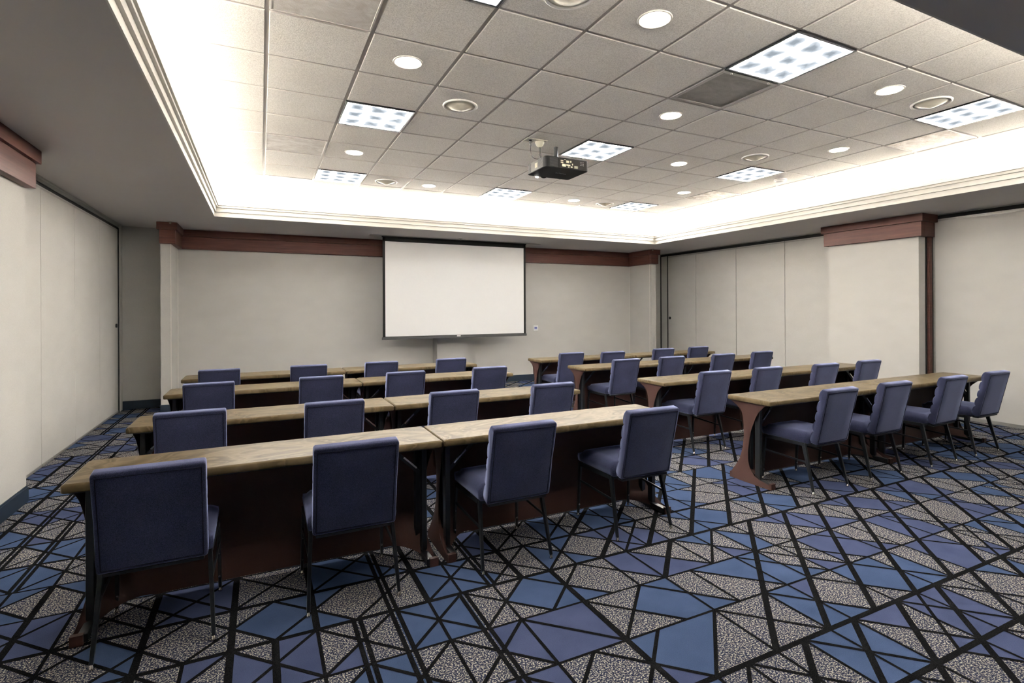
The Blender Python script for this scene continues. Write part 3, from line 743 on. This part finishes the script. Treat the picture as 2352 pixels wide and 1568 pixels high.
# ------------------------------------------------------------------ chair
def make_chair():
    t = empty('banquet_chair')
    # seat cushion
    def seat(u, v):
        x = (u - .5) * 2; y = v
        return x, y
    b = MB(); nx, ny = 12, 12
    sx, y0, y1 = 0.222, 0.055, 0.50
    def rnd_(t): return math.sqrt(max(0.0, 1 - t * t))
    def top(u, v):
        X = u * 2 - 1; Y = v * 2 - 1
        ex = 1 - max(0, (abs(X) - 0.86) / 0.14) ** 2; ey = 1 - max(0, (abs(Y) - 0.88) / 0.12) ** 2
        z = 0.462 + 0.026 * min(ex, ey) + 0.012 * (1 - X * X) * (1 - Y * Y)
        return (X * sx, y0 + (y1 - y0) * v, z)
    b.grid(top, nx, ny)
    rim = [top(i / nx, 0) for i in range(nx + 1)] + [top(1, j / ny) for j in range(1, ny + 1)] + [top(i / nx, 1) for i in range(nx - 1, -1, -1)] + [top(0, j / ny) for j in range(ny - 1, 0, -1)]
    n = len(rim); cx, cy = 0, (y0 + y1) / 2
    lo1 = [(cx + (p[0] - cx) * 1.012, cy + (p[1] - cy) * 1.012, 0.44) for p in rim]; lo2 = [(cx + (p[0] - cx) * 1.0, cy + (p[1] - cy) * 1.0, 0.412) for p in rim]; lo3 = [(cx + (p[0] - cx) * 0.96, cy + (p[1] - cy) * 0.96, 0.405) for p in rim]
    fs = []
    for k in range(n):
        k2 = (k + 1) % n
        for r in range(3): fs.append((r * n + k, (r + 1) * n + k, (r + 1) * n + k2, r * n + k2))
    fs.append(tuple(3 * n + k for k in range(n)))
    b.add(rim + lo1 + lo2 + lo3, fs)
    so = b.build('seat', MT['chair'], t, smooth=True)
    bm = bmesh.new(); bm.from_mesh(so.data); bmesh.ops.remove_doubles(bm, verts=bm.verts, dist=0.0005); bmesh.ops.recalc_face_normals(bm, faces=bm.faces); bm.to_mesh(so.data); bm.free()
    # backrest: channel-tufted front, flat back, leaning
    zb, zt, yb, yt = 0.405, 0.862, -0.010, -0.113
    prof = []
    L = Vector((yt - yb, zt - zb)); ln = L.length; d = L / ln; nrm = Vector((d.y, -d.x))        # nrm points forward (+y)
    def P(s_, o_): q = Vector((yb, zb)) + d * (s_ * ln) + nrm * o_; return (q.x, q.y)
    back = [P(s, 0.0) for s in (0.0, 0.02, 0.25, 0.5, 0.75, 0.975, 1.0)]
    back[0] = P(0.012, 0.0); back[-1] = P(0.992, 0.0)
    front = []
    nb = 5
    for k in range(nb):
        s0, s1 = k / nb, (k + 1) / nb
        for q in range(7):
            tt = q / 6; bul = 0.052 + 0.016 * math.sin(math.pi * tt) ** 0.6
            if q == 6 and k < nb - 1: continue
            front.append(P(s0 + (s1 - s0) * tt, bul - (0.004 if q == 0 and k else 0)))
    topc = [P(1.0, 0.004), P(1.002, 0.025), P(1.0, 0.046)]
    prof = back + topc + front[::-1] + [P(0.0, 0.044), P(-0.004, 0.02), P(0.0, 0.004)]
    cen = Vector((sum(p[0] for p in prof) / len(prof), sum(p[1] for p in prof) / len(prof)))
    hwid = 0.206; b = MB(); rings = []
    for x, ins in ((-hwid, 0.010), (-hwid + 0.003, 0.004), (-hwid + 0.009, 0.0), (-0.1, 0), (0, 0), (0.1, 0), (hwid - 0.009, 0.0), (hwid - 0.003, 0.004), (hwid, 0.010)):
        rg = []
        for p in prof:
            v = cen - Vector(p); dd = v.length; q = Vector(p) + v / dd * min(ins, dd * 0.5)
            rg.append((x, q.x, q.y))
        rings.append(rg)
    n = len(prof); vs = [v for r in rings for v in r]; fs = []
    for r in range(len(rings) - 1):
        for k in range(n):
            k2 = (k + 1) % n; fs.append((r * n + k, r * n + k2, (r + 1) * n + k2, (r + 1) * n + k))
    fs.append(tuple(range(n))); fs.append(tuple((len(rings) - 1) * n + k for k in range(n - 1, -1, -1)))
    b.add(vs, fs)
    bo = b.build('backrest', MT['chair'], t)
    me = bo.data; me.polygons.foreach_set('use_smooth', [True] * len(me.polygons))
    md = bo.modifiers.new('es', 'EDGE_SPLIT'); md.split_angle = math.radians(50)
    # piping on the back panel
    def B3(x, s): p = P(s, -0.0006); return (x, p[0], p[1])
    i_ = hwid - 0.016
    MB().tube([B3(-i_, 0.03), B3(-i_, 0.955), B3(i_, 0.955), B3(i_, 0.03), B3(-i_, 0.03)], 0.0026, 6).build('piping', MT['piping'], bo)
    # steel frame
    fr = MB()
    for s in (-1, 1):
        fr.bar((s * 0.212, 0.098, 0.392), (s * 0.222, 0.47, 0.387), 0.016, 0.028, 0.016, 0.026)
    fr.bar((-0.212, 0.105, 0.39), (0.212, 0.105, 0.39), 0.022, 0.026, up=(0, 1, 0)).bar((-0.215, 0.455, 0.388), (0.215, 0.455, 0.388), 0.02, 0.02, up=(0, 1, 0))
    fr.bar((-0.11, 0.10, 0.392), (-0.11, 0.005, 0.415), 0.03, 0.008).bar((0.11, 0.10, 0.392), (0.11, 0.005, 0.415), 0.03, 0.008)
    fr.box(-0.19, 0.19, -0.004, 0.05, 0.388, 0.402)
    fr.build('seat_frame', MT['frame'], t, bevel=0.002)
    for s in (-1, 1):
        # rear leg
        lg = MB(); lg.bar((s * 0.208, 0.100, 0.400), (s * 0.227, 0.004, 0.022), 0.019, 0.036, 0.016, 0.018)
        l = lg.build('leg', MT['frame'], t, bevel=0.0025)
        MB().lathe([(0.010, 0.0), (0.011, 0.006), (0.009, 0.012), (0.007, 0.014), (0.007, 0.026)], (s * 0.227, 0.003, 0), n=16).build('glide', MT['chrome'], l, smooth=True)
        # front leg
        lg = MB(); lg.bar((s * 0.222, 0.468, 0.396), (s * 0.229, 0.492, 0.022), 0.016, 0.030, 0.016, 0.018)
        l = lg.build('leg', MT['frame'], t, bevel=0.0025)
        MB().lathe([(0.010, 0.0), (0.011, 0.006), (0.009, 0.012), (0.007, 0.014), (0.007, 0.026)], (s * 0.229, 0.492, 0), n=16).build('glide', MT['chrome'], l, smooth=True)
        for z_, y_ in ((0.085, 0.478), (0.215, 0.47)):
            sc = MB().lathe([(0.0, 0.003), (0.006, 0.002), (0.007, 0.0)], n=12)
            sc.v = [(s * 0.226 + x, y_ - z, z_ + y) for x, y, z in sc.v]; sc.build('bumper', MT['chrome'], l)
        st = MB().bar((s * 0.216, 0.062, 0.248), (s * 0.225, 0.478, 0.268), 0.008, 0.014)
        st.build('stretcher', MT['frame'], t)
    return t

# ------------------------------------------------------------------ table
NEAR = [(.705, -.175), (.69, -.145), (.63, -.08), (.57, -.045), (.47, .0), (.38, .025), (.27, .040), (.19, .035), (.12, .010), (.07, -.045), (.045, -.11), (.035, -.195), (.0, -.215)]
FAR = [(.705, .222), (.68, .17), (.65, .12), (.61, .095), (.55, .085), (.42, .082), (.30, .095), (.19, .125), (.12, .165), (.05, .215), (.03, .225), (.0, .225)]
def prof_y(tab, z):
    for (z0, a), (z1, b) in zip(tab, tab[1:]):
        if z <= z0 and z >= z1: return a + (b - a) * (z0 - z) / max(z0 - z1, 1e-6)
    return tab[-1][1]
def make_table(sag=0.0):
    t = empty('folding_table')
    # top
    def rect(hx, hy, r):
        pts = []
        for cx, cy, a0 in ((hx - r, hy - r, 0), (-hx + r, hy - r, 90), (-hx + r, -hy + r, 180), (hx - r, -hy + r, 270)):
            for k in range(5):
                a = math.radians(a0 + k * 22.5); pts.append((cx + r * math.cos(a), cy + r * math.sin(a)))
        return pts
    def slab(levels):
        b = MB(); n = None; vs = []
        for hx, hy, r, z in levels:
            p = rect(hx, hy, r); n = len(p); vs += [(x, y, z) for x, y in p]
        fs = [tuple(range(n - 1, -1, -1)), tuple((len(levels) - 1) * n + k for k in range(n))]
        for L in range(len(levels) - 1):
            for k in range(n):
                k2 = (k + 1) % n; fs.append((L * n + k, L * n + k2, (L + 1) * n + k2, (L + 1) * n + k))
        return b.add(vs, fs)
    hx, hy = 0.897, 0.228
    slab([(hx - .012, hy - .012, .012, .735), (hx - .012, hy - .012, .012, .7512)]).build('tabletop', MT['laminate'], t)
    slab([(hx - .008, hy - .008, .012, .709), (hx - .003, hy - .003, .014, .711), (hx, hy, .015, .716), (hx, hy, .015, .742), (hx - .004, hy - .004, .014, .748), (hx - .011, hy - .011, .013, .7505)]).build('edge_band', MT['edge'], t, smooth=False, bevel=0.0015)
    MB().box(-.86, .86, -.20, .20, .700, .7095).build('underside', MT['black'], t)
    for s in (-1, 1):
        X = s * 0.825
        f = MB()
        f.bar((X, -.052, .045), (X, -.052, .70), .032, .05).bar((X - s * .012, .050, .045), (X - s * .012, .050, .70), .032, .045)
        f.box(X - .02, X + .02, -.20, .205, .008, .045)
        f.box(X - .022, X + .022, -.12, .12, .685, .702)
        lf = f.build('leg', MT['black'], t, bevel=0.003)
        MB().bar((X, -.05, .50), (X - s * .20, -.05, .695), .012, .024, up=(0, 1, 0)).build('brace', MT['black'], lf)
        MB().bar((X - s * .045, -.066, .56), (X - s * .125, -.066, .635), .005, .010, up=(0, 1, 0)).build('brace_slide', MT['chrome'], lf)
    # stretch cover: two end panels and one long panel on the far side
    c = MB()
    nz = 26
    def xend(z, s):
        q = math.sin(math.pi * min(1, max(0, z / .70))) ** 0.8
        return s * (0.872 - 0.022 * q)
    for s in (-1, 1):
        def fn(u, v, s=s):
            z = .705 * (1 - v) ** 1.0
            yn, yf = prof_y(NEAR, z), prof_y(FAR, z)
            return (xend(z, s) + s * 0.004 * math.sin(math.pi * u), yn + (yf - yn) * u, z + 0.001)
        c.grid(fn, 8, 40)
        # toe pockets
        c.box(s * .845 - .024, s * .845 + .026, -.216, -.190, .002, .05).box(s * .845 - .024, s * .845 + .026, .205, .226, .002, .05)
    def sheet(u, v):
        z = .702 * (1 - v) ; x = -1 + 2 * u
        e = 1 - abs(x); w = max(0.0, 1 - e / 0.30); w = w * w * (3 - 2 * w)
        ymid = .218 - (.218 - .13) * (1 - z / .702) ** 0.8
        yend = prof_y(FAR, max(z, 0.12)) if z < .12 else prof_y(FAR, z)
        y = ymid * (1 - w) + yend * w
        # hem drawn forward to the near toe
        e2 = max(0.0, 1 - (e * 0.88) / 0.36); low = max(0.0, 1 - z / 0.24)
        y = y + (-.20 - y) * (e2 ** 2.2) * (low ** 1.3)
        z2 = 0.030 * math.sin(math.pi * min(1, e * 3)) * low if e < 0.33 else 0.0
        zt = z - (sag * math.sin(math.pi * min(1, max(0, (x + 0.9) / 1.6))) ** 0.7 * (1 - v) ** 2 if sag and x > -0.9 and x < 0.7 else 0)
        return (x * 0.872 if z > .5 else xend(z, 1) * x, y, zt + 0.018 * (1 - w) * v + z2 + 0.002)
    c.grid(sheet, 48, 30)
    co_ = c.build('stretch_cover', MT['spandex'], t, smooth=True)
    md = co_.modifiers.new('es', 'EDGE_SPLIT'); md.split_angle = math.radians(45)
    return t

table0 = make_table()
chair0 = make_chair()
ROWN = ['nearest', 'second', 'third', 'farthest']
ORD = ['leftmost', 'second from left', 'third from left', 'rightmost']
TFY = [3.072, 4.37, 5.895, 7.115]         # near edge of each table row
LX = [[-.43, .435, 1.375, 2.34], [-.42, .485, 1.42, 2.345], [-.43, .545, 1.395, 2.37], [-.42, .52, 1.385, 2.315]]
LY = [[2.86, 2.86, 2.86, 2.875], [4.22, 4.17, 4.25, 4.22], [5.80, 5.79, 5.77, 5.79], [7.06, 7.03, 7.12, 7.02]]
RX = [[4.295, 5.09, 6.00, 6.83], [4.315, 5.12, 6.03, 6.89], [4.31, 5.09, 6.03, 6.88], [4.22, 4.88, 5.98, 6.78]]
RY = [[2.86, 2.865, 2.84, 2.84], [4.24, 4.22, 4.15, 4.16], [5.78, 5.74, 5.71, 5.76], [6.98, 6.82, 6.93, 6.98]]
used = [False, False]
for side, X0, CXs, CYs in (('left', 0.08, LX, LY), ('right', 4.716, RX, RY)):
    for r in range(4):
        for q in range(2):
            if side == 'right' and r == 3 and q == 1: t = make_table(sag=0.24)
            else:
                t = copy_tree(table0) if used[0] else table0; used[0] = True
            t.location = (X0 + q * 1.802, TFY[r] + 0.228, 0)
            tag(t, f'wood-patterned folding table with brown stretch cover, {("left", "right")[q]} half of {ROWN[r]} row, {side} block', 'table', 'folding tables set end to end in rows')
        for q in range(4):
            c = copy_tree(chair0) if used[1] else chair0; used[1] = True
            c.location = (CXs[r][q], min(CYs[r][q], TFY[r] - 0.15), 0)
            c.rotation_euler = (0, 0, random.Random(r * 10 + q).uniform(-0.012, 0.012))
            tag(c, f'blue upholstered banquet chair, {ORD[q]} in the {ROWN[r]} row of the {side} block', 'chair', 'banquet chairs tucked under the table rows')
